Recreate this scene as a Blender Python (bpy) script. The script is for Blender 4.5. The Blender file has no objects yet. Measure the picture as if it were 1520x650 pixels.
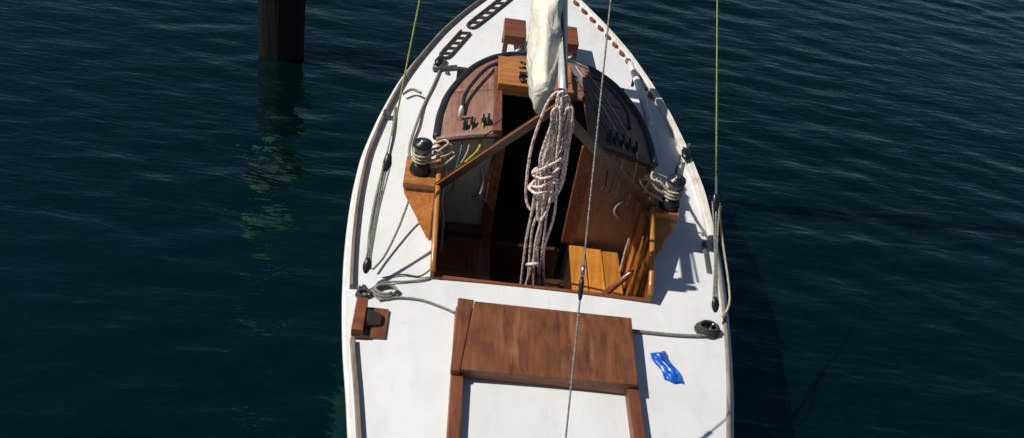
import bpy, bmesh, math, random
import numpy as np
from mathutils import Vector, Matrix
random.seed(7); np.random.seed(7)
rad = math.radians
scene = bpy.context.scene
col = scene.collection

# ------------------------------------------------------------------ camera, sky, sun, exposure
cam_d = bpy.data.cameras.new('camera'); cam = bpy.data.objects.new('camera', cam_d); col.objects.link(cam)
yaw, pitch, roll = rad(6.18), rad(36.48), rad(10.39)
fw = Vector((math.sin(yaw)*math.cos(pitch), math.cos(yaw)*math.cos(pitch), -math.sin(pitch)))
rt = Vector((math.cos(yaw), -math.sin(yaw), 0)); up = rt.cross(fw)
r2 = math.cos(roll)*rt + math.sin(roll)*up; u2 = -math.sin(roll)*rt + math.cos(roll)*up
m = Matrix((r2, u2, -fw)).transposed().to_4x4(); m.translation = Vector((-0.72, -4.13, 3.79))
cam.matrix_world = m
cam_d.sensor_width = 36; cam_d.lens = 36*1460/1520; cam_d.clip_start = 0.05; cam_d.clip_end = 3000
scene.camera = cam

SUN_EL, SUN_AZ = rad(50), rad(267)          # azimuth clockwise from +Y (bow): just aft of the port beam
w = bpy.data.worlds.new('World'); scene.world = w; w.use_nodes = True
nt = w.node_tree; nt.nodes.clear()
sky = nt.nodes.new('ShaderNodeTexSky'); sky.sky_type = 'NISHITA'; sky.sun_disc = False
sky.sun_elevation = SUN_EL; sky.sun_rotation = SUN_AZ; sky.air_density = 1.0; sky.dust_density = 0.25; sky.ozone_density = 1.5
bg = nt.nodes.new('ShaderNodeBackground'); bg.inputs[1].default_value = 0.055
wo = nt.nodes.new('ShaderNodeOutputWorld')
nt.links.new(sky.outputs[0], bg.inputs[0]); nt.links.new(bg.outputs[0], wo.inputs[0])
sd = bpy.data.lights.new('sun', 'SUN'); sd.energy = 5.0; sd.angle = rad(0.53); sd.color = (1.0, 0.955, 0.89)
sun = bpy.data.objects.new('sun', sd); col.objects.link(sun)
sv = Vector((math.sin(SUN_AZ)*math.cos(SUN_EL), math.cos(SUN_AZ)*math.cos(SUN_EL), math.sin(SUN_EL)))
sun.rotation_euler = sv.to_track_quat('Z', 'Y').to_euler(); sun.location = sv*30
vs = scene.view_settings; vs.view_transform = 'Standard'; vs.look = 'None'; vs.exposure = -0.16; vs.gamma = 1
vs.use_curve_mapping = False
WATER = -0.80

# ------------------------------------------------------------------ materials
def mat(name, base=(.5,.5,.5), rough=.5, spec=.5, metal=0.0, coat=0.0):
    M = bpy.data.materials.new(name); M.use_nodes = True
    b = M.node_tree.nodes['Principled BSDF']
    b.inputs['Base Color'].default_value = (*base, 1); b.inputs['Roughness'].default_value = rough
    b.inputs['Specular IOR Level'].default_value = spec; b.inputs['Metallic'].default_value = metal
    b.inputs['Coat Weight'].default_value = coat; b.inputs['Coat Roughness'].default_value = .15
    return M, M.node_tree, b
def N(t, typ, **kw):
    n = t.nodes.new(typ)
    for k, v in kw.items():
        if k in n.inputs.keys() if hasattr(n.inputs, 'keys') else False: n.inputs[k].default_value = v
        else: setattr(n, k, v)
    return n
def coords(t, scale=(1,1,1), rot=(0,0,0)):
    tc = N(t, 'ShaderNodeTexCoord'); mp = N(t, 'ShaderNodeMapping')
    mp.inputs['Scale'].default_value = scale; mp.inputs['Rotation'].default_value = rot
    t.links.new(tc.outputs['Object'], mp.inputs['Vector']); return mp.outputs[0]
def noise(t, vec, scale, detail=4, rough=.55, dist=0):
    n = N(t, 'ShaderNodeTexNoise'); n.inputs['Scale'].default_value = scale; n.inputs['Detail'].default_value = detail
    n.inputs['Roughness'].default_value = rough; n.inputs['Distortion'].default_value = dist
    t.links.new(vec, n.inputs['Vector']); return n.outputs['Fac']
def ramp(t, fac, stops):
    r = N(t, 'ShaderNodeValToRGB'); e = r.color_ramp.elements
    while len(e) < len(stops): e.new(.5)
    for el, (p, c) in zip(e, stops): el.position = p; el.color = (*c, 1)
    t.links.new(fac, r.inputs[0]); return r.outputs[0]
def mix(t, a, b, fac, mode='MIX'):
    x = N(t, 'ShaderNodeMix'); x.data_type = 'RGBA'; x.blend_type = mode
    for s, v in ((x.inputs[0], fac), (x.inputs[6], a), (x.inputs[7], b)):
        if hasattr(v, 'links'): t.links.new(v, s)
        elif isinstance(v, tuple): s.default_value = (*v, 1)
        else: s.default_value = v
    return x.outputs[2]
def bump(t, b, h, strength=.3, dist=.01):
    n = N(t, 'ShaderNodeBump'); n.inputs['Strength'].default_value = strength; n.inputs['Distance'].default_value = dist
    t.links.new(h, n.inputs['Height']); t.links.new(n.outputs[0], b.inputs['Normal'])
def wood(name, dark, mid, light, axis='y', rough=.35, coat=.3, wear=None, fine=38, st=.06):
    M, t, b = mat(name, mid, rough, .5, 0, coat)
    s = {'x': (st,1,1), 'y': (1,st,1), 'z': (1,1,st)}[axis]
    v = coords(t, s); g = noise(t, v, fine, 6, .65, .6)
    c = ramp(t, g, [(.28, dark), (.5, mid), (.75, light)])
    blotch = noise(t, coords(t), 6.5, 7, .68)
    c = mix(t, c, tuple(x*.55 for x in dark), ramp(t, blotch, [(.5,(0,0,0)), (.72,(.55,.55,.55))]))
    if wear:
        wn = noise(t, coords(t, s), 14, 6, .7)
        c = mix(t, c, wear, ramp(t, wn, [(.55,(0,0,0)), (.7,(.7,.7,.7))]))
    info = N(t, 'ShaderNodeObjectInfo')
    hsv = N(t, 'ShaderNodeHueSaturation'); mr = N(t, 'ShaderNodeMapRange')
    mr.inputs[3].default_value = .8; mr.inputs[4].default_value = 1.2
    t.links.new(info.outputs['Random'], mr.inputs[0]); t.links.new(mr.outputs[0], hsv.inputs['Value']); t.links.new(c, hsv.inputs['Color'])
    t.links.new(hsv.outputs[0], b.inputs['Base Color'])
    bump(t, b, g, .25, .004); return M
def rope_mat(name, a, c, fleck=.5, scale=160):
    M, t, b = mat(name, a, .85, .2)
    n = noise(t, coords(t), scale, 3, .6)
    t.links.new(ramp(t, n, [(fleck-.06, c), (fleck+.06, a)]), b.inputs['Base Color'])
    bump(t, b, n, .8, .004); return M
def plain(name, base, rough=.5, spec=.5, metal=0, var=.25, scale=25):
    M, t, b = mat(name, base, rough, spec, metal)
    n = noise(t, coords(t), scale, 5, .6)
    lo = tuple(x*(1-var) for x in base); hi = tuple(min(1,x*(1+var)) for x in base)
    t.links.new(ramp(t, n, [(.3, lo), (.7, hi)]), b.inputs['Base Color'])
    bump(t, b, n, .12, .002); return M

def deck_mat():
    M, t, b = mat('deck_paint', (.8,.8,.79), .55, .35)
    v = coords(t); big = noise(t, v, 1.7, 6, .6); fine = noise(t, v, 22, 5, .65)
    c = ramp(t, big, [(.3,(.66,.665,.66)), (.65,(.76,.76,.75))])
    c = mix(t, c, (.55,.54,.50), ramp(t, noise(t, coords(t,(1,.3,1)), 9, 7, .7), [(.52,(0,0,0)), (.75,(.5,.5,.5))]))
    c = mix(t, c, (.12,.10,.08), ramp(t, noise(t, v, 34, 2, .5), [(.77,(0,0,0)), (.80,(.6,.6,.6))]))
    t.links.new(c, b.inputs['Base Color']); bump(t, b, fine, .25, .003); return M
def hull_mat():
    M, t, b = mat('hull_paint', (.78,.78,.76), .3, .5)
    n = noise(t, coords(t, (1,1,.25)), 6, 6, .65)
    t.links.new(ramp(t, n, [(.3,(.62,.61,.57)), (.6,(.80,.80,.78))]), b.inputs['Base Color']); return M
def water_mat():
    M, t, b = mat('sea_water', (.0012,.0085,.0095), .04, .5)
    b.inputs['IOR'].default_value = 1.36; b.inputs['Specular IOR Level'].default_value = 1.0; b.inputs['Specular Tint'].default_value = (.13,.92,.94,1)
    v = coords(t, (1,1,1))
    c = ramp(t, noise(t, v, .35, 4, .6), [(.3,(.0001,.0050,.0039)), (.7,(.0002,.0054,.0056))])
    t.links.new(c, b.inputs['Base Color'])
    a = noise(t, coords(t, (.45,1.5,1), (0,0,rad(-8))), 8.0, 2.5, .5, .35)
    f = noise(t, coords(t, (.5,1.4,1), (0,0,rad(11))), 19, 2, .5, .2)
    ad = N(t, 'ShaderNodeMath', operation='MULTIPLY_ADD'); t.links.new(f, ad.inputs[0]); ad.inputs[1].default_value = .28; t.links.new(a, ad.inputs[2])
    bump(t, b, ad.outputs[0], .42, .029); return M
def sail_mat():
    M, t, b = mat('sail_cloth', (.72,.66,.52), .8, .2)
    n = noise(t, coords(t), 9, 6, .6)
    c = ramp(t, n, [(.3,(.66,.60,.47)), (.6,(.78,.74,.64))])
    c = mix(t, c, (.33,.26,.17), ramp(t, noise(t, coords(t), 30, 4, .6), [(.66,(0,0,0)), (.76,(.5,.5,.5))]))
    t.links.new(c, b.inputs['Base Color'])
    bump(t, b, noise(t, coords(t,(1,.22,1)), 13, 3, .5, .6), .6, .03); return M
def pile_mat():
    M, t, b = mat('pile_wood', (.03,.02,.015), .7, .3)
    g = noise(t, coords(t, (1,1,.06)), 30, 6, .7)
    c = ramp(t, g, [(.35,(.002,.0015,.001)), (.6,(.008,.004,.003)), (.8,(.03,.010,.007))])
    t.links.new(c, b.inputs['Base Color']); bump(t, b, g, .8, .03); return M

MT = dict(
 deck=deck_mat(), hull=hull_mat(), water=water_mat(), sail=sail_mat(), pile=pile_mat(),
 mahogany=wood('mahogany', (.10,.028,.012), (.20,.062,.024), (.29,.105,.042), 'x', .5, .08),
 hatch_ply=wood('worn_hatch_ply', (.09,.026,.010), (.205,.070,.026), (.30,.112,.042), 'y', .55, .05, (.36,.165,.075), 26, .14),
 mahogany_y=wood('mahogany_lengthwise', (.08,.024,.012), (.18,.058,.026), (.28,.11,.05), 'y', .5, .08, (.31,.16,.09)),
 mahogany_z=wood('mahogany_upright', (.10,.03,.012), (.22,.075,.025), (.34,.13,.045), 'z', .35, .35),
 orange=wood('varnished_pine', (.30,.10,.018), (.50,.20,.035), (.62,.29,.07), 'y', .3, .35, None, 26),
 orange_x=wood('varnished_teak', (.26,.085,.02), (.42,.16,.04), (.54,.24,.07), 'x', .32, .3),
 orange_z=wood('varnished_teak_upright', (.26,.08,.016), (.44,.155,.032), (.56,.23,.06), 'z', .32, .3),
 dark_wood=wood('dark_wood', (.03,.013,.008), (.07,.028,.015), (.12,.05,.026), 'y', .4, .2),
 roof=wood('roof_brown', (.15,.07,.045), (.235,.118,.082), (.30,.16,.115), 'y', .55, .05, (.34,.21,.15)),
 panel_l=wood('bulkhead_ply', (.45,.40,.28), (.56,.50,.37), (.62,.56,.43), 'z', .5, .1),
 panel_r=wood('bulkhead_varnish', (.27,.19,.12), (.37,.27,.18), (.43,.32,.22), 'z', .45, .15),
 rail=wood('weathered_rail', (.12,.09,.07), (.22,.175,.14), (.34,.29,.24), 'y', .7, 0, (.45,.41,.36)),
 rail_white=wood('painted_rail', (.42,.37,.31), (.62,.58,.53), (.72,.69,.65), 'y', .6, 0, (.33,.23,.17)),
 black=plain('black_plastic', (.012,.012,.014), .35, .5, 0, .4),
 rubber=plain('dark_moulding', (.016,.017,.024), .45, .5, 0, .4),
 steel=plain('stainless_steel', (.55,.55,.54), .28, .5, 1, .2),
 galv=plain('dull_galvanised', (.20,.20,.19), .5, .5, .8, .4),
 alu=plain('anodised_spar', (.62,.62,.60), .42, .5, .35, .12),
 white=plain('white_paint', (.78,.78,.76), .45, .4, 0, .08),
 pale=plain('bleached_band', (.74,.72,.62), .7, .3, 0, .2, 8),
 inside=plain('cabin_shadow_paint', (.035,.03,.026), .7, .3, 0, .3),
 blue=plain('blue_plastic', (.012,.10,.50), .28, .6, 0, .35, 30),
 rope_w=rope_mat('rope_cream', (.62,.55,.42), (.26,.21,.14)),
 rope_g=rope_mat('rope_grey', (.34,.33,.29), (.12,.115,.10)),
 rope_d=rope_mat('rope_dark', (.10,.10,.09), (.03,.03,.03)),
 rope_p=rope_mat('rope_flecked', (.80,.67,.61), (.20,.09,.085), .45, 85),
 rope_y=rope_mat('rope_yellow', (.55,.45,.05), (.25,.18,.02)),
 rope_b=rope_mat('rope_blue', (.20,.30,.45), (.05,.07,.12)),
 rope_green=rope_mat('rope_olive', (.34,.36,.12), (.14,.15,.05)),
)

# ------------------------------------------------------------------ mesh helpers
class MB:
    def __init__(s): s.v = []; s.f = []
    def add(s, v, f):
        o = len(s.v); s.v += [tuple(x) for x in v]; s.f += [tuple(i+o for i in q) for q in f]; return s
    def box(s, x0, x1, y0, y1, z0, z1):
        v = [(x,y,z) for z in (z0,z1) for y in (y0,y1) for x in (x0,x1)]
        return s.add(v, [(0,2,3,1),(4,5,7,6),(0,1,5,4),(2,6,7,3),(0,4,6,2),(1,3,7,5)])
    def hexa(s, b, t):                      # four bottom points, four top points, same order (counter-clockwise)
        return s.add(list(b)+list(t), [(3,2,1,0),(4,5,6,7),(0,1,5,4),(1,2,6,5),(2,3,7,6),(3,0,4,7)])
    def prism(s, pts, d):                   # planar polygon pushed along d
        n = len(pts); d = Vector(d)
        return s.add([tuple(Vector(p)) for p in pts]+[tuple(Vector(p)+d) for p in pts],
                     [tuple(range(n))[::-1], tuple(range(n,2*n))]+[(i,(i+1)%n,n+(i+1)%n,n+i) for i in range(n)])
    def tube(s, pts, r, n=8, closed=False, flat=1.0):
        P = [Vector(p) for p in pts]; k = len(P)
        rr = r if hasattr(r, '__len__') else [r]*k
        base = len(s.v); prev = None; V = []
        for i, p in enumerate(P):
            if closed: tg = P[(i+1)%k]-P[i-1]
            else: tg = P[min(i+1,k-1)]-P[max(i-1,0)]
            tg.normalize()
            if prev is None:
                a = Vector((0,0,1)) if abs(tg.z) < .9 else Vector((1,0,0)); nx = tg.cross(a).normalized()
            else: nx = (prev - tg*prev.dot(tg)).normalized()
            prev = nx; ny = tg.cross(nx)
            V += [tuple(p + nx*rr[i]*math.cos(2*math.pi*j/n) + ny*rr[i]*flat*math.sin(2*math.pi*j/n)) for j in range(n)]
        F = []
        for i in range(k if closed else k-1):
            a = i*n; b = ((i+1)%k)*n
            F += [(a+j, a+(j+1)%n, b+(j+1)%n, b+j) for j in range(n)]
        if not closed: F += [tuple(range(n))[::-1], tuple(range((k-1)*n, k*n))]
        return s.add(V, F)
    def lathe(s, prof, c=(0,0,0), n=20):
        V = [(c[0]+r*math.cos(2*math.pi*j/n), c[1]+r*math.sin(2*math.pi*j/n), c[2]+z) for r, z in prof for j in range(n)]
        F = [(i*n+j, i*n+(j+1)%n, (i+1)*n+(j+1)%n, (i+1)*n+j) for i in range(len(prof)-1) for j in range(n)]
        F += [tuple(range(n))[::-1], tuple(range((len(prof)-1)*n, len(prof)*n))]
        return s.add(V, F)
    def grid(s, rows):
        n = len(rows[0]); V = [p for r in rows for p in r]
        F = [(i*n+j, i*n+j+1, (i+1)*n+j+1, (i+1)*n+j) for i in range(len(rows)-1) for j in range(n-1)]
        return s.add(V, F)
    def build(s, name, m, parent=None, smooth=False, bevel=0, solid=0, fix=True):
        me = bpy.data.meshes.new(name); V = [Vector(v) for v in s.v]
        if parent is not None: off = parent.matrix_world.translation.copy() if parent.get('_o') is None else Vector(parent['_o'])
        lo = Vector([min(v[i] for v in V) for i in range(3)]); hi = Vector([max(v[i] for v in V) for i in range(3)])
        org = Vector(((lo.x+hi.x)/2, (lo.y+hi.y)/2, lo.z))
        me.from_pydata([tuple(v-org) for v in V], [], s.f); me.update()
        if fix:
            bm = bmesh.new(); bm.from_mesh(me); bmesh.ops.recalc_face_normals(bm, faces=bm.faces); bm.to_mesh(me); bm.free()
        if smooth:
            for p in me.polygons: p.use_smooth = True
        me.materials.append(MT[m] if isinstance(m, str) else m)
        o = bpy.data.objects.new(name, me); col.objects.link(o); POS[o.name] = org
        if parent is not None: o.parent = parent; o.location = org - POS[parent.name]
        else: o.location = org
        if solid: md = o.modifiers.new('solid', 'SOLIDIFY'); md.thickness = solid; md.offset = -1
        if bevel:
            md = o.modifiers.new('bevel', 'BEVEL'); md.width = bevel; md.segments = 2; md.limit_method = 'ANGLE'
        return o
POS = {}
def tag(o, label=None, cat=None, group=None, kind=None):
    for k, v in (('label',label),('category',cat),('group',group),('kind',kind)):
        if v: o[k] = v
    return o
def empty(name, loc, label, cat, group=None):
    o = bpy.data.objects.new(name, None); col.objects.link(o); o.location = loc; POS[o.name] = Vector(loc)
    o.empty_display_size = .1
    return tag(o, label, cat, group)
def spline(pts, k=8, closed=False):
    P = [Vector(p) for p in pts]; n = len(P); out = []
    for i in range(n if closed else n-1):
        if closed: a,b,c,d = P[i-1],P[i],P[(i+1)%n],P[(i+2)%n]
        else: a,b,c,d = P[max(i-1,0)],P[i],P[i+1],P[min(i+2,n-1)]
        for j in range(k):
            t = j/k
            out.append(.5*((2*b)+(c-a)*t+(2*a-5*b+4*c-d)*t*t+(3*b-a-3*c+d)*t**3))
    if not closed: out.append(P[-1])
    return out
def rope(name, pts, r, m, label=None, cat='rope', parent=None, k=8, closed=False, n=7, group=None):
    o = MB().tube(spline(pts, k, closed), r, n, closed).build(name, m, parent, smooth=True)
    if parent is None: tag(o, label, cat, group)
    return o

# ------------------------------------------------------------------ water
def make_water():
    c = np.linspace(-1, 1, 641)
    def warp(c, near, far): return near*c + (far-near)*np.sign(c)*np.clip((np.abs(c)-.72)/.28, 0, 1)**4
    xs = 1.0 + warp(c, 15, 900); ys = 3.5 + warp(c, 12, 900)
    X, Y = np.meshgrid(xs, ys); Z = np.zeros_like(X)
    rng = np.random.RandomState(3)
    for i in range(70):
        L = np.exp(rng.uniform(np.log(.24), np.log(.9))); th = rng.normal(0, .42) + math.pi/2 - .10
        k = 2*math.pi/L; a = .0020*L**.7*rng.uniform(.5,1.2); ph = rng.uniform(0, 6.28)
        q = k*(X*math.cos(th)+Y*math.sin(th))+ph + .35*np.sin(.9*X*rng.uniform(.3,1)+ph)
        Z += a*(np.sin(q)+.25*np.sin(2*q+1.2))
    gust = .75+.35*np.sin(.5*X+.8*Y+1)*np.sin(.33*Y-.6*X)
    fade = np.clip(1.6-np.maximum(np.abs(X-1)/14, np.abs(Y-3.5)/11), 0, 1)
    lee = 1.0
    Z = Z*gust*fade*lee + WATER
    n = X.shape[1]; V = np.stack([X,Y,Z],-1).reshape(-1,3)
    idx = np.arange(X.size).reshape(X.shape)
    F = np.stack([idx[:-1,:-1],idx[:-1,1:],idx[1:,1:],idx[1:,:-1]],-1).reshape(-1,4)
    me = bpy.data.meshes.new('water'); me.vertices.add(len(V)); me.vertices.foreach_set('co', V.ravel())
    me.loops.add(F.size); me.loops.foreach_set('vertex_index', F.ravel()); me.polygons.add(len(F))
    me.polygons.foreach_set('loop_start', np.arange(0,F.size,4)); me.polygons.foreach_set('loop_total', np.full(len(F),4))
    me.polygons.foreach_set('use_smooth', np.ones(len(F), bool)); me.update(calc_edges=True)
    me.materials.append(MT['water']); o = bpy.data.objects.new('water', me); col.objects.link(o); o['kind'] = 'structure'
make_water()

# ------------------------------------------------------------------ mooring pile
def make_pile():
    cx, cy = -2.26, 4.25
    t = empty('mooring_pile', (cx,cy,-2.0), 'thick black tarred wooden mooring pile standing in the water', 'pile')
    mb = MB(); rows = []; rng = random.Random(4); ph = [rng.uniform(0,6.28) for _ in range(9)]
    def R(a, z): return .211*(1+.022*math.sin(5*a+ph[0])+.014*math.sin(11*a+ph[1]+z)+.008*math.sin(23*a+ph[2]+2*z)+.012*math.sin(3*z+ph[3]))
    def ring(z, s=1): return [(cx+R(a,z)*s*math.cos(a), cy+R(a,z)*s*math.sin(a), z) for a in [2*math.pi*j/40 for j in range(41)]]
    MB().grid([ring(-2+.15*i) for i in range(15)]+[ring(.22)]).build('pile_shaft', 'pile', t, smooth=True)
    MB().grid([ring(.22,1.02)]+[ring(.3+.15*i,1.02) for i in range(8)]).build('bleached_top', 'pale', t, smooth=True)['label'] = 'sun bleached pale upper length of the pile'
    MB().lathe([(.0,0),(.235,0),(.235,.05),(.12,.16),(.0,.2)], (cx,cy,1.345), 24).build('pile_cap', 'white', t, smooth=False)
make_pile()

# ------------------------------------------------------------------ the boat
HW = [(-3.1,.42),(-2.6,.60),(-2.0,.75),(-1.5,.85),(-.95,.945),(-.65,.995),(-.37,1.05),(0,1.105),(.35,1.145),(.66,1.17),(1.03,1.185),(1.44,1.18),(1.92,1.115),(2.36,1.025),(2.69,.92),(3.05,.785),(3.38,.615),(3.61,.465),(3.8,.345),(3.95,.215),(4.05,.10),(4.10,.02)]
hy = np.array([a for a,_ in HW]); hwv = np.array([b for _,b in HW])
def hw(y): return float(np.interp(y, hy, hwv))
_st = np.linspace(-3.1, 4.1, 145); _w = np.interp(_st, hy, hwv)
for _ in range(6): _w[1:-1] = .25*_w[:-2]+.5*_w[1:-1]+.25*_w[2:]
def hw(y): return float(np.interp(y, _st, _w))
def sheer(y): return .35*(max(y,0)/4)**2 + (.10*(min(y,0)/3)**2)
def dz(x, y):
    h = max(hw(y), .05); return sheer(y) + .045*(1-min(1,abs(x)/h)**2) - .0
AFT = .25                       # aft end of the cockpit opening
OUT = [(1.2,.705),(1.45,.70),(1.7,.665),(1.87,.605),(2.0,.55),(2.13,.48),(2.27,.36),(2.36,.22),(2.40,.0)]
def cw(y):                      # half width of the cockpit / cabin
    if y <= 1.2: return .665 + .04*(y-AFT)/(1.2-AFT)
    return float(np.interp(y, [a for a,_ in OUT], [b for _,b in OUT]))

boat = empty('sailing_boat', (0,0,WATER), 'white decked wooden sailing boat with varnished cabin and open cockpit', 'boat')
def P(mb, name, m, parent=None, **kw): return mb.build(name, m, parent or boat, **kw)

# hull
rows = []
for y in np.linspace(-3.1, 4.1, 73):
    h = hw(y); zt = sheer(y); r = []
    for i in range(17):
        t = -1 + i/8; s = abs(t)
        depth = 1.15*math.sin(math.pi*min(1,max(0,(y+3.6)/7.9)))**.7
        k = (1-s)
        x = h*(1-k**2.3*1.0)*(1+.015*math.sin(math.pi*min(k*2,1))) ; z = zt - .0 - (zt+depth)*k**.9
        if y > 3.2: x *= 1-.25*k
        r.append((math.copysign(x, t) if t else 0, y-(.55*k*max(0,(y-2.5)/1.6)), z-.006))
    rows.append(r)
hull = MB(); hull.grid(rows); hull.f.append(tuple(range(17)))
P(hull, 'hull', 'hull', smooth=True)
# deck with the cockpit and cabin cut out
d = MB(); NX = 13
def strip(ys, fa, fb): d.grid([[(fa(y)+(fb(y)-fa(y))*i/(NX-1), y, dz(fa(y)+(fb(y)-fa(y))*i/(NX-1), y)) for i in range(NX)] for y in ys])
NX = 25; strip(np.linspace(-3.1, AFT, 30), lambda y:-hw(y)-.004, lambda y:hw(y)+.004)
NX = 25; strip(np.linspace(2.40, 4.1, 30), lambda y:-hw(y)-.004, lambda y:hw(y)+.004)
NX = 10
for s in (-1,1): strip(np.linspace(AFT, 2.40, 50), lambda y:s*max(0,cw(y)-.012), lambda y:s*(hw(y)+.004))
P(d, 'deck', 'deck', smooth=True, solid=.0)
def along(x_of, y0, y1, n=30, lift=0): return [(x_of(y), y, dz(x_of(y), y)+lift) for y in np.linspace(y0, y1, n)]
def rail(x_in, wd, ht, y0, y1, s, n=40):
    mb = MB(); rows = []
    for y in np.linspace(y0, y1, n):
        xo = hw(y)-x_in; xi = max(xo-wd, .005); zb = sheer(y)-.004
        rows.append([(s*xo,y,zb),(s*xo,y,zb+ht*.85),(s*(xo-.006),y,zb+ht),(s*(xi+.006),y,zb+ht),(s*xi,y,zb+ht*.85),(s*xi,y,zb+.012)])
    mb.grid(rows); mb.f += [tuple(range(6)), tuple(range((n-1)*6, n*6))]; return mb
P(rail(.012,.025,.045,.12,4.05,-1,60), 'toe_rail', 'rail')
P(rail(.012,.028,.045,-3.0,-.30,-1), 'toe_rail', 'rail')
P(rail(.006,.052,.050,.95,4.05,1,60), 'toe_rail', 'rail_white')
P(rail(.004,.022,.022,-3.0,.93,1), 'toe_rail', 'rail')
for s in (-1,1):
    mb = MB(); pts = [(s*(hw(y)+.012), y, sheer(y)-.035) for y in np.linspace(-3.05, 4.05, 90)]
    P(mb.tube(pts, .016, 6), 'rubbing_strake', 'hull', smooth=True)

# cabin
def outline():
    ys = list(np.linspace(1.2, 1.85, 8))+[1.95,2.03,2.1,2.17,2.23,2.28,2.32,2.35,2.37,2.385]
    a = [(-cw(y), y) for y in ys]; return a+[(0,2.40)]+[(-x,y) for x,y in a[::-1]]
o2 = spline([(x,y,0) for x,y in outline()], 3)
mb = MB(); mb.grid([[(p.x,p.y,dz(p.x,p.y)-.02) for p in o2], [(p.x*.995,p.y,.385+.02*(p.y-1.2)) for p in o2]])
P(mb, 'cabin_side', 'mahogany_y', smooth=True, solid=.02)
def rz(x, y): return .395 + .02*(y-1.2) + .125*(1-min(1,(abs(x)/.71))**2)*min(1,max(.0,(2.62-y)/1.1))**.8
OPL, OPR, OPF = -.305, .262, 1.76
rf = MB()
def rstrip(ys, fa, fb, nx=9): rf.grid([[(fa(y)+(fb(y)-fa(y))*i/(nx-1), y, rz(fa(y)+(fb(y)-fa(y))*i/(nx-1), y)) for i in range(nx)] for y in ys])
rstrip(np.linspace(1.175,OPF,9), lambda y:-cw(max(y,1.2))-.012, lambda y:OPL)
rstrip(np.linspace(1.175,OPF,9), lambda y:OPR, lambda y:cw(max(y,1.2))+.012)
rstrip([OPF,1.80,1.85,1.92,2.0,2.07,2.13,2.19,2.25,2.3,2.34,2.37,2.39,2.405], lambda y:-cw(y)-.012, lambda y:cw(y)+.012, 17)
roof = P(rf, 'cabin_roof', 'roof', smooth=True, solid=.028)
P(MB().tube([(p.x*1.012,p.y+.006,rz(p.x,p.y)-.004) for p in o2], .026, 8), 'roof_moulding', 'rubber', roof, smooth=True)
for sgn, lim in ((-1,OPL),(1,OPR)):
    xs = np.linspace(sgn*.70, lim, 9)
    P(MB().tube([(x,1.172,rz(x,1.2)-.012) for x in xs], .015, 6), 'roof_edge_bead', 'dark_wood', roof, smooth=True)
P(MB().tube(spline([(-.56,1.42,rz(-.56,1.42)+.015),(-.56,1.60,rz(-.56,1.6)+.045),(-.50,1.80,rz(-.5,1.8)+.05),(-.42,2.0,rz(-.42,2.0)+.045),(-.335,2.16,rz(-.335,2.16)+.012)],8), .013, 8), 'grab_rail', 'rubber', roof, smooth=True)
P(MB().tube(spline([(.56,1.50,rz(.56,1.5)+.015),(.55,1.68,rz(.55,1.68)+.045),(.49,1.85,rz(.5,1.85)+.05),(.40,2.02,rz(.4,2.02)+.045),(.32,2.16,rz(.32,2.16)+.012)],8), .013, 8), 'grab_rail', 'rubber', roof, smooth=True)
# companionway
hz = rz(0,1.8)
sh = P(MB().box(-.345,.17,1.72,2.12,hz+.012,hz+.05), 'sliding_hatch', 'orange_x', bevel=.006)
P(MB().box(-.347,.172,1.705,1.735,hz-.025,hz+.062), 'hatch_lip', 'orange_x', sh, bevel=.005)
hs = MB(); hs.box(-.20,-.135,1.86,1.90,hz+.05,hz+.064); hs.box(-.19,-.165,1.76,1.87,hz+.05,hz+.063)
P(hs, 'hasp', 'black', sh, bevel=.003)
P(MB().tube([(-.165+.035*math.cos(a), 1.81+.045*math.sin(a), hz+.066) for a in np.linspace(.3,6.0,22)], .008, 6), 'hasp_ring', 'black', sh, smooth=True)
P(MB().tube([(-.20,1.97,hz+.058),(-.14,1.97,hz+.058),(-.13,2.01,hz+.058),(-.19,2.05,hz+.058)], .009, 6), 'hatch_grip', 'black', sh, smooth=True)
for x0, x1 in ((-.365,-.31),(.265,.32)):
    P(MB().hexa([(x0,1.18,rz(x0,1.18)-.02),(x1,1.18,rz(x1,1.18)-.02),(x1,2.06,rz(x1,2.06)-.02),(x0,2.06,rz(x0,2.06)-.02)],
                [(x0,1.18,rz(x0,1.18)+.03),(x1,1.18,rz(x1,1.18)+.03),(x1,2.06,rz(x1,2.06)+.035),(x0,2.06,rz(x0,2.06)+.035)]), 'hatch_runner', 'mahogany_y', bevel=.005)
SEAT, SOLE = -.30, -.62
def bulk(x0, x1, m):
    xs = np.linspace(x0, x1, 7); lo = -.75
    return P(MB().prism([(x0,1.2,lo),(x1,1.2,lo)]+[(x,1.2,rz(x,1.2)-.03) for x in xs[::-1]], (0,.03,0)), 'bulkhead', m)
bl = bulk(-.70, -.31, 'panel_l'); br = bulk(.267, .70, 'panel_r')
for x0, x1 in ((-.345,-.27),(.215,.30)):
    P(MB().box(x0,x1,1.165,1.198,-.30 if x0<0 else -.297,rz(x0,1.2)-.03), 'companionway_post', 'mahogany_y', bevel=.006)
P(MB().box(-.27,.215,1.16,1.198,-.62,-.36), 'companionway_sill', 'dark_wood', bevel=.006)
P(MB().tube([(.60+.075*math.cos(q),1.186,.015+.075*math.sin(q)) for q in np.linspace(rad(110),rad(250),12)], [.002,.006,.009,.010,.011,.011,.011,.011,.010,.009,.006,.002], 8), 'ring_lit_arc', 'white', br, smooth=True)  # white half ring: only the lit part of a pull ring, light put into shape
P(MB().tube(spline([(-.40,1.192,.22),(-.375,1.18,.10),(-.385,1.178,.0),(-.42,1.185,-.04)],6), .012, 6), 'highlight_crescent', 'rope_w', bl, smooth=True)  # cream crescent modelled in place of a highlight on the bulkhead
P(MB().box(-.69,-.33,1.10,1.185,SEAT,-.24), 'locker_ledge', 'dark_wood', bl, bevel=.005)
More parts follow.
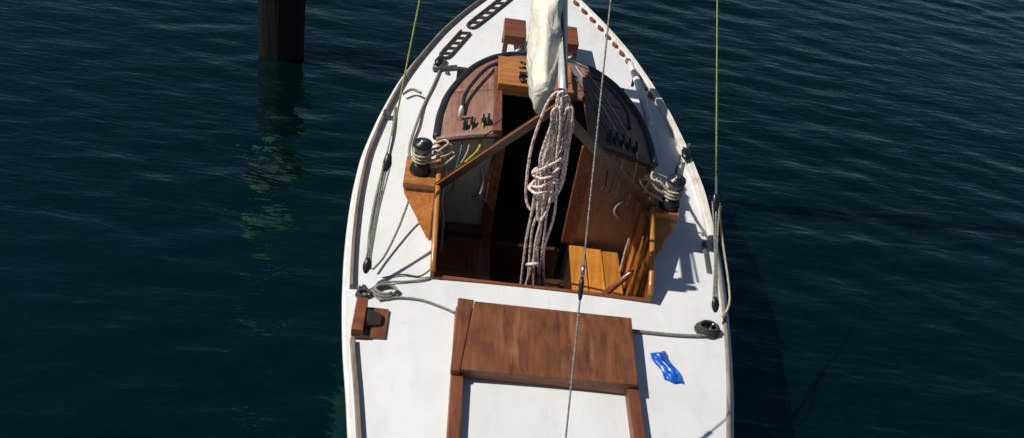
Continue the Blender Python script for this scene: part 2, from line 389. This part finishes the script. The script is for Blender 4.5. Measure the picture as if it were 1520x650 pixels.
# dark cabin inside: sole, end wall, bunk fronts
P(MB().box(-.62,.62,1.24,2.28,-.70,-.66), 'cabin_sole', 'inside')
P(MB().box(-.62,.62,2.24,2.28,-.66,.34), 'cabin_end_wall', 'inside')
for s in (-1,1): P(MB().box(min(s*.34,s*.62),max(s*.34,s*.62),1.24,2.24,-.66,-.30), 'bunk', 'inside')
# cockpit
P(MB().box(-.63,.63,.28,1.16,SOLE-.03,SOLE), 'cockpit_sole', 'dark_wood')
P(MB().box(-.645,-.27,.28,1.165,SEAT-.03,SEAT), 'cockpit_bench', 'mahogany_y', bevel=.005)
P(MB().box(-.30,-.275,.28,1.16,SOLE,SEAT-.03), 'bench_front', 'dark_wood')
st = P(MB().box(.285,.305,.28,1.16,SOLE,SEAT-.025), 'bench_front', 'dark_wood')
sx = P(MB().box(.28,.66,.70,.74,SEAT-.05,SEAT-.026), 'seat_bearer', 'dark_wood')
for i in range(3):
    a = .272+i*.115
    P(MB().box(a,a+.108,.29,1.158-.012*i,SEAT-.024,SEAT), 'seat_slat', 'orange', bevel=.005)
P(MB().box(-.64,-.28,.264,.66,-.27,-.235), 'stern_bench', 'mahogany', bevel=.006)
P(MB().box(-.278,.268,.42,.51,-.27,-.236), 'sheet_beam', 'dark_wood', bevel=.006)
P(MB().box(-.655,.655,.252,.275,-.62,dz(0,.25)+.004), 'cockpit_end_board', 'mahogany')
# coamings: low aft, winch height forward
def coam_top(y): return float(np.interp(y, [.25,.45,.8,1.2], [.09,.19,.31,.35]))
for s in (-1,1):
    mb = MB(); rows = []
    for y in np.linspace(.25,1.2,14):
        x = cw(y); rows.append([(s*(x-.028),y,-.34),(s*(x-.028),y,coam_top(y)),(s*(x-.008),y,coam_top(y)),(s*(x-.008),y,dz(x,y)-.03)])
    mb.grid(rows); mb.f += [(0,1,2,3), tuple(range(52,56))]
    P(mb, 'coaming', 'mahogany_z' if s > 0 else 'mahogany_y')
    mb = MB().tube([(s*(cw(y)-.018),y,coam_top(y)+.006) for y in np.linspace(.25,1.2,14)], .017, 8, flat=.7)
    P(mb, 'coaming_cap', 'orange', smooth=True)
for y0 in (.44,.60,.76,.92):
    P(MB().box(.615,.634,y0,y0+.07,SEAT,coam_top(y0)-.03), 'coaming_stave', 'orange_z', bevel=.004)
# winch pads, gussets, winches
WY = {-1: .94, 1: .885}
for s in (-1,1):
    xi, xo = cw(.9)-.008, (.885 if s < 0 else .85)
    P(MB().box(min(s*xi,s*xo),max(s*xi,s*xo),.80,1.10,.262,.30), 'winch_pad', 'orange_x', bevel=.006)
    P(MB().prism([(s*xi,.82,.262),(s*xo,.82,.262),(s*(xo-.015),.79,.22),(s*(xi+.018),.60,.05),(s*xi,.60,.05)], (0,.05,0)), 'winch_gusset', 'orange_z', bevel=.004)
    P(MB().prism([(s*xi,1.06,.262),(s*xo,1.06,.262),(s*(xi+.02),1.06,.03),(s*xi,1.06,.03)], (0,.03,0)), 'winch_gusset', 'orange_z')
    wc = (s*.79, WY[s], .30)
    wn = P(MB().lathe([(.066,0),(.068,.022),(.06,.04),(.056,.055),(.045,.075)], wc, 22), 'winch', 'black', smooth=True)
    P(MB().lathe([(.045,.07),(.042,.10),(.044,.15),(.055,.175),(.056,.19)], wc, 22), 'winch_drum', 'galv', wn, smooth=True)
    P(MB().lathe([(.057,.19),(.06,.2),(.056,.215),(.03,.222),(.028,.228),(.0,.228)], wc, 22), 'winch_cap', 'black', wn, smooth=True)
    P(MB().lathe([(.0,.226),(.018,.226),(.018,.231),(.010,.232),(.0,.229)], wc, 12), 'handle_socket', 'steel', wn, smooth=True)
# aft deck hatch on its two runners
lh = P(MB().hexa([(-.455,-.545,.10),(.48,-.525,.10),(.495,-.015,.10),(-.40,-.02,.10)],[(-.455,-.55,.138),(.482,-.53,.138),(.497,-.012,.138),(-.40,-.015,.138)]), 'stern_hatch', 'hatch_ply', bevel=.006)
P(MB().hexa([(-.505,-.56,.096),(-.457,-.56,.096),(-.402,-.012,.096),(-.49,-.01,.096)],[(-.508,-.565,.142),(-.457,-.565,.142),(-.402,-.010,.142),(-.492,-.006,.142)]), 'hatch_end_board', 'mahogany_y', lh, bevel=.006)
P(MB().box(-.45,.465,-.525,-.495,.052,.102), 'hatch_apron', 'mahogany', lh, bevel=.004)
P(MB().box(-.44,.46,-.06,-.035,.05,.1), 'hatch_apron', 'mahogany', lh)
for s in (-1,1):
    a = s*.465
    P(MB().hexa([(a-.034,-2.2,.03),(a+.034,-2.2,.03),(a+.034,-.02,.03),(a-.034,-.02,.03)],[(a-.032,-2.2,.105),(a+.032,-2.2,.105),(a+.032,-.03,.096),(a-.032,-.03,.096)]), 'hatch_rail', 'mahogany_y', bevel=.006)
# wooden chock with dark socket on the port quarter
ck = P(MB().box(-1.045,-.865,-.275,-.045,sheer(0),.035), 'fairlead_chock', 'mahogany_y', bevel=.004)
P(MB().box(-1.048,-.985,-.285,-.025,.03,.085), 'chock_upright', 'mahogany', ck, bevel=.005)
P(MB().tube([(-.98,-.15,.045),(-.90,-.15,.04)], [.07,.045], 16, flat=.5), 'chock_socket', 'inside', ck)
# raised brown boxes forward of the cabin
for cx in (-.205, .205):
    z0 = dz(cx,2.9)
    b = P(MB().box(cx-.085,cx+.085,2.72,3.02,z0+.12,z0+.20), 'deck_box', 'mahogany', bevel=.006)
    for lx in (-.065,.065):
        for ly in (2.75,2.98): P(MB().box(cx+lx-.018,cx+lx+.018,ly-.018,ly+.018,z0-.01,z0+.12), 'box_leg', 'dark_wood', b)
    P(MB().tube(spline([(cx+.05,2.74,z0+.10),(cx+.01,2.70,z0+.04),(cx+.04,2.68,z0+.01)],6), .012, 7), 'vent_pipe', 'white', b, smooth=True)
# rope clutches on the aft edge of the roof
def clutch(x, y, rz_=0):
    z = rz(x,y)
    b = P(MB().prism([(x-.011,y-.04,z-.005),(x-.011,y+.04,z-.005),(x-.011,y+.035,z+.02),(x-.011,y-.01,z+.034),(x-.011,y-.04,z+.02)], (.022,0,0)), 'rope_clutch', 'black', bevel=.003)
    P(MB().prism([(x-.007,y-.035,z+.030),(x-.007,y+.01,z+.036),(x-.007,y+.025,z+.052),(x-.007,y+.018,z+.060),(x-.007,y-.028,z+.042)], (.014,0,0)), 'clutch_lever', 'black', b)
for x, y in ((-.545,1.28),(-.50,1.295),(-.43,1.31),(-.395,1.315),(.40,1.31),(.445,1.305),(.49,1.295),(.535,1.285),(.58,1.275)): clutch(x, y)
# genoa tracks, chain plates, pad eyes
def track(x_of, y0, y1, name='sheet_track'):
    pts = along(x_of, y0, y1, 12, .012); return P(MB().tube(pts, .016, 6, flat=.6), name, 'galv')
track(lambda y: hw(y)-.085, .62, .92); track(lambda y: -(hw(y)-.30), 2.46, 2.49)
P(MB().tube([(-.80,2.50,dz(-.8,2.5)+.02),(-.62,2.55,dz(-.62,2.55)+.02)], .018, 6), 'sheet_track', 'galv')
for s in (-1,1):
    pe = P(MB().lathe([(.035,0),(.035,.01),(.02,.014)], (s*1.03,.11,dz(1.03,.11)), 14), 'pad_eye', 'steel')
    P(MB().tube([(s*1.03+.022*math.cos(a),.11,dz(1.03,.11)+.02+.024*math.sin(a)) for a in np.linspace(-.5,3.64,14)], .006, 6), 'eye_ring', 'steel', pe, smooth=True)
    P(MB().box(s*1.085-.02,s*1.085+.02,1.84,1.90,dz(1.06,1.87)-.01,dz(1.06,1.87)+.05), 'chain_plate', 'galv')
# scalloped blocks under the starboard rail
for i in range(13):
    y = 2.55+i*.105; x = hw(y)-.085; z = dz(x,y)
    a = math.atan2(hw(y+.05)-hw(y-.05), .1)
    c, s_ = math.cos(a), math.sin(a)
    pts = []
    for t in np.linspace(0, math.pi, 7):
        u, v = .036*math.cos(t), .024*math.sin(t)+.001
        pts.append((x + .020 - v*c + u*s_, y + u*c + v*s_, z-.002))
    P(MB().prism(pts, (0,0,.026)), 'scupper_block', 'mahogany_y')
# mast, spreaders, boom
mast = P(MB().tube([(0,2.50,.10),(0,2.50,3.5),(0,2.50,6.0),(0,2.49,8.6)], [.06,.06,.052,.035], 18, flat=1.25), 'mast', 'alu', smooth=True)
for s in (-1,1): P(MB().tube([(0,2.5,2.42),(s*.40,2.48,2.43),(s*.79,2.46,2.44)], [.022,.018,.014], 8), 'spreader', 'alu', mast, smooth=True)
BA, BB = Vector((-.085,.46,1.22)), Vector((-.01,2.43,1.30))
boom = P(MB().tube([BA+Vector((.012,0,0))+(BB-BA)*t for t in np.linspace(0,1,8)], .027, 16, flat=1.2), 'boom', 'alu', smooth=True)
P(MB().tube([BA-(BB-BA)*.008, BA+(BB-BA)*.012], .033, 16, flat=1.2), 'boom_end_cap', 'black', boom)
P(MB().tube([BA+Vector((-.02,-.02,-.075)), BA+Vector((.02,-.02,-.075))], .034, 16), 'end_sheave', 'steel', boom)
P(MB().tube([BA+Vector((.026+.0*t, .0+1.75*t, .058+.06*t)) for t in np.linspace(0,1,8)], .007, 6), 'outhaul_track', 'black', boom)

# ------------------------------------------------------------------ boom crutch (crossed boards)
cr = empty('boom_crutch', (0,.78,.29), 'crossed varnished boards propping the boom end above the cockpit', 'crutch')
def board(a, b, w2, th, m, name):
    a, b = Vector(a), Vector(b); dv = (b-a).normalized(); n = Vector((0,1,0)); n = (n-dv*n.dot(dv)).normalized(); u = dv.cross(n)
    def q(p): return [p-u*w2-n*th, p+u*w2-n*th, p+u*w2+n*th, p-u*w2+n*th]
    return MB().hexa(q(a), q(b)).build(name, m, cr, bevel=.004)
board((-.672,.80,.30),(-.06,.54,1.13), .028,.007, 'dark_wood', 'crutch_board')  # shade of the aft face put into the dark wood colour
board((-.685,.795,.318),(-.073,.535,1.148), .003,.008, 'orange_z', 'crutch_lit_edge')  # thin orange strip painting the sunlit top edge of the board
board((.672,.84,.30),(-.13,.57,1.13), .030,.012, 'dark_wood', 'crutch_board')
# loose wooden stick between bench and coaming
tag(MB().tube([(.36,.50,-.275),(.62,.66,-.06),(.65,.68,-.03)], [.02,.02,.017], 8).build('tiller_stick', 'mahogany_z', smooth=True), 'dark wooden stick leaning from the slatted seat to the right coaming', 'stick')

# ------------------------------------------------------------------ furled sail
def make_sail():
    rows = []; rng = random.Random(11); n = 26
    ts = np.linspace(0, 1, 46)
    for t in ts:
        c = BA + (BB-BA)*(.11+.87*t) + Vector((-.082+.02*t,0,-.085))
        w_ = .105*min(1,(t/.34+.34))**.75*(1-.04*t)*1.04; drop = .07*(1-min(1,t/.30))
        r = []
        for j in range(n+1):
            a = 2*math.pi*j/n
            k = 1+.05*math.sin(7*a+26*t)*math.sin(11*t)+.09*math.sin(3*a+9*t)+.07*math.sin(5*a-14*t+1)+.05*math.sin(2*a+31*t)+.03*math.sin(9*a+20*t)
            tie = 1-.13*max(0, 1-abs(((t*5.5+.3)%1)-.5)/.10)
            r.append(c + Vector((w_*k*tie*math.cos(a)*.92, 0, w_*k*tie*math.sin(a)*2.1-drop)))
        r[-1] = r[0]; rows.append([tuple(v) for v in r])
    mb = MB(); mb.grid(rows); mb.f += [tuple(range(n)), tuple(range(45*(n+1), 45*(n+1)+n))]
    o = mb.build('furled_sail', 'sail', smooth=True)
    tag(o, 'cream canvas mainsail furled in a roll along the boom', 'sail')
make_sail()

# ------------------------------------------------------------------ mainsheet: hank of loops under the boom end, falls to the cockpit
def make_sheet():
    t = empty('mainsheet_coil', (-.07,.42,.62), 'thick hank of pink flecked rope hung in loops under the boom end', 'rope')
    rng = random.Random(5)
    for i in range(11):
        top = 1.29 - rng.uniform(0,.09); bot = .62 + rng.uniform(-.16,.24)
        cx = -.085 + rng.uniform(-.045,.05); cy = .40 + rng.uniform(-.06,.05); wd = rng.uniform(.018,.052)
        tw = rng.uniform(-.6,.6); lean = rng.uniform(-.03,.03)
        pts = []
        for a in np.linspace(0, 2*math.pi, 13)[:-1]:
            z = (top+bot)/2 + (top-bot)/2*math.cos(a); x = wd*math.sin(a)*(1.15-.35*math.cos(a)) + rng.uniform(-.012,.012)
            pts.append((cx + x*math.cos(tw) + lean*(top-z), cy + x*math.sin(tw) + rng.uniform(-.006,.006), z))
        rope('rope_loop', pts, .0085, 'rope_p', parent=t, closed=True, k=4, n=6)
    for i in range(4):      # wraps that gather the hank
        z = .70+i*.042; pts = [(-.09+(.070+.01*rng.uniform(-1,1))*math.cos(a), .39+.08*math.sin(a), z+(.045+.03*(i%2))*math.cos(a+.2*i)+.010*rng.uniform(-1,1)) for a in np.linspace(0,2*math.pi,11)[:-1]]
        rope('rope_wrap', pts, .009, 'rope_p', parent=t, closed=True, k=4, n=6)
    f = empty('mainsheet_tackle', (-.02,.45,-.235), 'flecked mainsheet falls running down to a block on the cockpit floor', 'tackle')
    for i, (tx, ty, bx, by) in enumerate(((-.135,.40,-.095,.46),(-.11,.42,-.05,.47),(-.075,.43,-.03,.46),(-.05,.41,.01,.47),(-.03,.40,.055,.46),(-.12,.39,.03,.45),(-.06,.39,-.07,.45),(-.09,.38,-.01,.44))):
        mid = ((tx+bx)/2+rng.uniform(-.02,.02), (ty+by)/2+rng.uniform(-.01,.01), .28+rng.uniform(-.08,.08))
        rope('sheet_fall', [(tx,ty,.78),((tx*2+bx)/3+rng.uniform(-.01,.01),ty,.50),mid,(bx,by,-.14)], .0085, 'rope_p', parent=f, k=6, n=6)
    rope('sheet_knot', [(-.09,.40,.10),(-.05,.38,.13),(-.02,.41,.10),(-.05,.44,.07)], .011, 'rope_p', parent=f, closed=True, k=5)
    MB().box(-.09,.05,.445,.485,-.235,-.20).build('block_base', 'black', f, bevel=.004)
    for x in (-.065,-.02,.02): MB().tube([(x-.012,.465,-.165),(x+.012,.465,-.165)], .035, 14).build('block_sheave', 'galv', f)
    rope('sheet_tail', [(-.075,.45,-.16),(-.14,.42,-.21),(-.20,.47,-.225),(-.16,.55,-.225),(-.08,.52,-.225)], .0085, 'rope_p', parent=f)
make_sheet()

# ------------------------------------------------------------------ winch ropes
for s, lab in ((-1,'cream rope wrapped round the left cockpit winch'), (1,'cream rope wrapped round the right cockpit winch')):
    t = empty('winch_rope', (s*.79,WY[s],.36), lab, 'rope')
    pts = []
    for i in range(45):
        a = i/44*2*math.pi*3.6; pts.append((s*.79+(.054+.002*math.sin(3*a))*math.cos(a), WY[s]+.054*math.sin(a), .378+.082*i/44))
    MB().tube(pts, .008, 7).build('rope_turns', 'rope_w', t, smooth=True)
    rng = random.Random(20+s)
    for i in range(3):
        pts = []
        for a in np.linspace(0,2*math.pi,10)[:-1]:
            pts.append((s*(.735-.03*i)+.095*math.cos(a)+rng.uniform(-.008,.008), WY[s]+.05+.07*math.sin(a)+rng.uniform(-.01,.01), .44-.03*i+.05*math.cos(a)*-s+rng.uniform(-.01,.012)))
        rope('rope_turn', pts, .008, 'rope_w', parent=t, closed=True, k=5)
    rope('rope_tail', [(s*.72,.98,.43),(s*.66,1.0,.40),(s*.63,.95,.30),(s*.635,.93,.10),(s*.61,.94,-.05),(s*.60,.90,-.28)], .009, 'rope_w', parent=t)

# ------------------------------------------------------------------ control lines on the cabin roof
def roofline(x0, y0, x1, y1, m, lab, drop=None, r=.0055):
    pts = [(x0+(x1-x0)*t, y0+(y1-y0)*t, rz(x0+(x1-x0)*t, y0+(y1-y0)*t)+.018) for t in np.linspace(0,1,7)]
    if drop: pts += drop
    return rope('control_line', pts, r, m, lab)
roofline(-.54,1.36,-.545,1.26,'rope_b','blue flecked control line dropping from the outermost left clutch',[(-.55,1.14,.36),(-.565,1.12,.22),(-.57,1.13,.05)])
roofline(-.43,1.38,-.43,1.28,'rope_y','bright yellow control line led from the left clutches to the left winch',[(-.435,1.15,.40),(-.49,1.05,.37),(-.57,.95,.34),(-.62,.90,.32)], .009)
roofline(-.49,1.38,-.50,1.26,'rope_w','tan control line beside the yellow one on the left clutches',[(-.505,1.14,.38),(-.55,1.05,.30),(-.62,.98,.2)], .005)
for i, (x, m_, lb) in enumerate(((.40,'rope_d','dark control line on the right clutches nearest the companionway'),(.445,'rope_b','blue control line second on the right clutches'),(.49,'rope_w','pale control line in the middle of the right clutches'),(.535,'rope_g','grey control line fourth on the right clutches'),(.58,'rope_w','pale control line outermost on the right clutches'))):
    roofline(.15+.04*i,2.3-.03*i,x,1.26,m_,lb,[(x+.005,1.15,.36+.01*i),(x+.01,1.13,.25-.03*i),(x+.0,1.14,.18-.02*i)])
MB().lathe([(.0,0),(.016,0),(.016,.07),(.010,.10),(.0,.105)], (-.575,1.38,rz(-.575,1.38)+.0), 12).build('vent_stub', 'white', boat, smooth=True)

# ------------------------------------------------------------------ stays, runners and their tackles
def runner(s, side):
    A = Vector((s*(1.03), .11, dz(1.03,.11)+.04)); B = Vector((s*.79, 2.46, 2.44)); dv = B-A
    tk = empty('runner_tackle', A, 'rope tackle with dark blocks at the %s rail beside the cockpit end' % side, 'tackle')
    up_ = A+dv*.215; lo = A+dv*.035
    for i, (du, dl) in enumerate(((-.022,-.014),(0,0),(.022,.014))):
        rope('tackle_part', [lo+Vector((dl,0,0)), (lo+up_)/2+Vector((.006*(i-1),0,.004)), up_+Vector((du,0,0))], .0055, 'rope_g', parent=tk, k=4)
    for nm, c, h in (('lower_block', lo, .085), ('upper_block', up_, .11)):
        d_ = dv.normalized()*h*.5
        MB().tube([c-d_*1.1, c-d_*.6, c, c+d_*.6, c+d_*1.1], [.008,.02,.025,.02,.008], 10, flat=.6).build(nm, 'black', tk, smooth=True)
    MB().tube([up_+dv*.012, up_+dv*.045], .009, 8).build('shackle', 'steel', tk)
    if s > 0:
        rope('tackle_tail', [up_+Vector((.03,-.01,-.02)), up_+Vector((.055,-.10,-.14)), A+Vector((.075,.12,.12)), A+Vector((.03,.02,.05))], .007, 'rope_w', parent=tk)
    else:
        rope('tackle_tail', [(-.83,.84,.20),(-.86,.70,.12),(-.93,.42,.05),(-.99,.26,.05)], .007, 'rope_g', parent=tk)
    o = MB().tube([A+dv*t for t in np.linspace(.26,1,12)], .0055, 7).build('runner_line', 'rope_green', smooth=True)
    tag(o, 'olive green rope rising steeply above the %s rail' % side, 'rope')
runner(-1, 'left'); runner(1, 'right')
bs = empty('backstay', (0,-1.66,.05), 'thin grey backstay rising over the stern hatch past the boom', 'stay')
f0, f1 = Vector((0,-1.66,.03)), Vector((0,2.46,4.66))
MB().tube([f0+(f1-f0)*t for t in np.linspace(0,1,30)], .0044, 7).build('wire', 'rope_g', bs, smooth=True)
tb = f0+(f1-f0)*.207; dv = (f1-f0).normalized()
MB().tube([tb-dv*.055,tb-dv*.03,tb+dv*.02,tb+dv*.05], [.007,.011,.012,.006], 8).build('turnbuckle', 'black', bs, smooth=True)
MB().tube([tb+dv*.05,tb+dv*.10], .010, 8).build('toggle', 'steel', bs, smooth=True)
# ------------------------------------------------------------------ deck ropes
def dk(x, y, h=.012): return (x, y, dz(x,y)+h)
rope('jib_sheet', [dk(-.74,2.55),dk(-.78,2.30),dk(-.83,2.05),dk(-.86,1.80,.03),dk(-.885,1.55,.03),dk(-.87,1.30,.10),(-.80,1.08,.33),(-.765,.99,.40)], .010, 'rope_g', 'grey jib sheet led along the left side deck to the winch')
rope('deck_line', [dk(-1.03,2.0),dk(-1.02,1.7,.02),dk(-1.03,1.4,.02),dk(-1.05,1.0,.02),dk(-1.05,.6,.015),dk(-1.02,.3,.012)], .009, 'rope_g', 'grey line lying along the left rail toward the tackle')
rope('deck_line', [dk(-.99,2.12,.04),dk(-.93,2.17,.05),dk(-.86,2.13,.05)], .011, 'rope_g', 'short grey strop bridging rail and jib sheet on left side deck')
rope('lead_rope', [dk(-1.0,.10),dk(-.92,.17,.02),dk(-.80,.20),dk(-.70,.225),(-.64,.26,.03),(-.58,.32,-.05)], .006, 'rope_g', 'thin rope running from left rail coil into the cockpit corner')
rope('lead_rope', [dk(-.93,.22),dk(-.82,.26),dk(-.72,.255),(-.66,.28,.08)], .005, 'rope_d', 'thin dark cord just ahead of the left rail coil')
rope('lead_rope', [dk(-.93,.03),dk(-.83,.06),dk(-.70,.055),dk(-.58,.01),dk(-.50,-.03)], .007, 'rope_g', 'grey line curving from the left rail coil under the stern hatch')
rope('lead_rope', [dk(.48,-.02),dk(.62,-.015),dk(.80,.0),dk(.96,.03),dk(1.02,.06)], .010, 'rope_g', 'grey rope from under the stern hatch to the right rail')
def coil(cx, cy, r, turns, lab, m='rope_g', sx=1.0):
    rng = random.Random(int(abs(cx)*100)); pts = []
    for i in range(turns*10):
        a = i*.628; k = r*(1-.35*i/(turns*10))*(1+rng.uniform(-.08,.08)); x = cx+k*math.cos(a)*sx; y = cy+k*math.sin(a)*.8
        pts.append((x,y,dz(x,y)+.010+.012*(i//10)))
    rope('rope_coil', pts, .008, m, lab, 'rope coil', k=4)
coil(-.90,.10,.075,3,'small grey rope coil on deck at the left rail')
coil(-1.02,.07,.045,2,'tight dark rope coil under the left tackle','rope_d')
coil(.985,.08,.075,4,'small dark grey rope coil on deck at the right rail','rope_d')
rope('jib_sheet', [dk(1.03,1.78,.05),dk(.97,1.55,.06),(.90,1.25,.22),(.82,1.03,.38),(.78,.98,.41)], .010, 'rope_d', 'dark jib sheet from right rail block to the right winch')
t = empty('rail_block', (1.08,1.82,dz(1.08,1.82)), 'dark snatch block clipped on the right rail ahead of the winch', 'block')
MB().tube([(1.07,1.72,.13),(1.07,1.76,.14),(1.075,1.82,.15),(1.08,1.87,.14)], [.012,.034,.034,.012], 10, flat=.6).build('block_cheek', 'black', t, smooth=True)
MB().tube([(1.08,1.86,.14),(1.12,1.93,.14)], .010, 8).build('shackle', 'steel', t, smooth=True)
# white pole lying against the right of the cabin
pl = empty('white_pole', (.80,2.2,.2), 'white painted pole lying beside the cabin on the right', 'pole')
MB().tube([(.72,2.75,.31),(.75,2.3,.33),(.765,1.82,.34)], [.022,.030,.030], 12).build('pole_shaft', 'white', pl, smooth=True)
MB().tube([(.72,2.75,.31),(.715,2.82,.30)], .018, 10).build('pole_fitting', 'galv', pl, smooth=True)
MB().tube([(.735,2.55,.22),(.735,2.55,.32)], .012, 8).build('pole_chock', 'dark_wood', pl)
# rope ladder along the left bow
ld = empty('rope_ladder', (-.62,3.0,.2), 'dark rope ladder laid along the left side of the foredeck', 'ladder')
def ladder(a, b, n, w2):
    a, b = Vector(a), Vector(b); dv = (b-a).normalized(); sd_ = Vector((dv.y,-dv.x,0))
    def q(t, u):
        p = a+(b-a)*t+sd_*u; return (p.x, p.y, dz(p.x,p.y)+.014)
    loop = [q(0,0),q(.04,w2*.8),q(.2,w2),q(.6,w2),q(1,w2)] ; lo2 = [q(0,0),q(.04,-w2*.8),q(.2,-w2),q(.6,-w2),q(1,-w2)]
    rope('side_rope', loop, .011, 'rope_d', parent=ld, k=5); rope('side_rope', lo2, .011, 'rope_d', parent=ld, k=5)
    for i in range(n):
        t = .16+.8*i/(n-1)
        MB().tube([q(t-.03,-w2), q(t+.05,w2)], .011, 7, flat=.7).build('rung', 'dark_wood', ld)
ladder((-.735,2.68,0),(-.58,3.06,0),5,.04); ladder((-.555,3.13,0),(-.26,3.62,0),6,.04)
t = empty('foredeck_block', (-.755,2.60,.17), 'dark tangle of block and shackle at the lower end of the rope ladder', 'block')
MB().tube([(-.775,2.53,.19),(-.765,2.57,.20),(-.745,2.63,.20),(-.735,2.67,.19)], [.012,.034,.034,.012], 10, flat=.7).build('block_cheek', 'black', t, smooth=True)
MB().tube([(-.765+.03*math.cos(a),2.53+.03*math.sin(a),.19) for a in np.linspace(0,6.28,14)[:-1]], .007, 6, True).build('shackle', 'galv', t, smooth=True)

# ------------------------------------------------------------------ crumpled blue plastic
def make_rag():
    rng = np.random.RandomState(8); n = 26; rows = []
    C = [Vector((.60,-.19,0)), Vector((.695,-.15,0)), Vector((.785,-.385,0)), Vector((.675,-.375,0))]
    for i in range(n):
        r = []
        for j in range(n):
            u, v = i/(n-1), j/(n-1)
            p = C[0]*(1-u)*(1-v)+C[1]*u*(1-v)+C[2]*u*v+C[3]*(1-u)*v
            e = min(u,1-u,v,1-v)
            x = p.x+.007*math.sin(9*v+2); y = p.y+.008*math.sin(8*u+1)
            z = dz(x,y)+.006+(.018*abs(math.sin(5*u+2*v+1))+.010*abs(math.sin(9*u-5*v))+.003*math.sin(15*u+9*v)**2)*min(1,e*6+.15)+.035*math.exp(-((u-.4)**2+(v-.15)**2)/.03)
            r.append((x,y,z))
        rows.append(r)
    mb = MB(); mb.grid(rows); o = mb.build('plastic_rag', 'blue', smooth=True, solid=.002)
    tag(o, 'crumpled bright blue plastic rag lying on the white deck beside the hatch', 'rag')
make_rag()
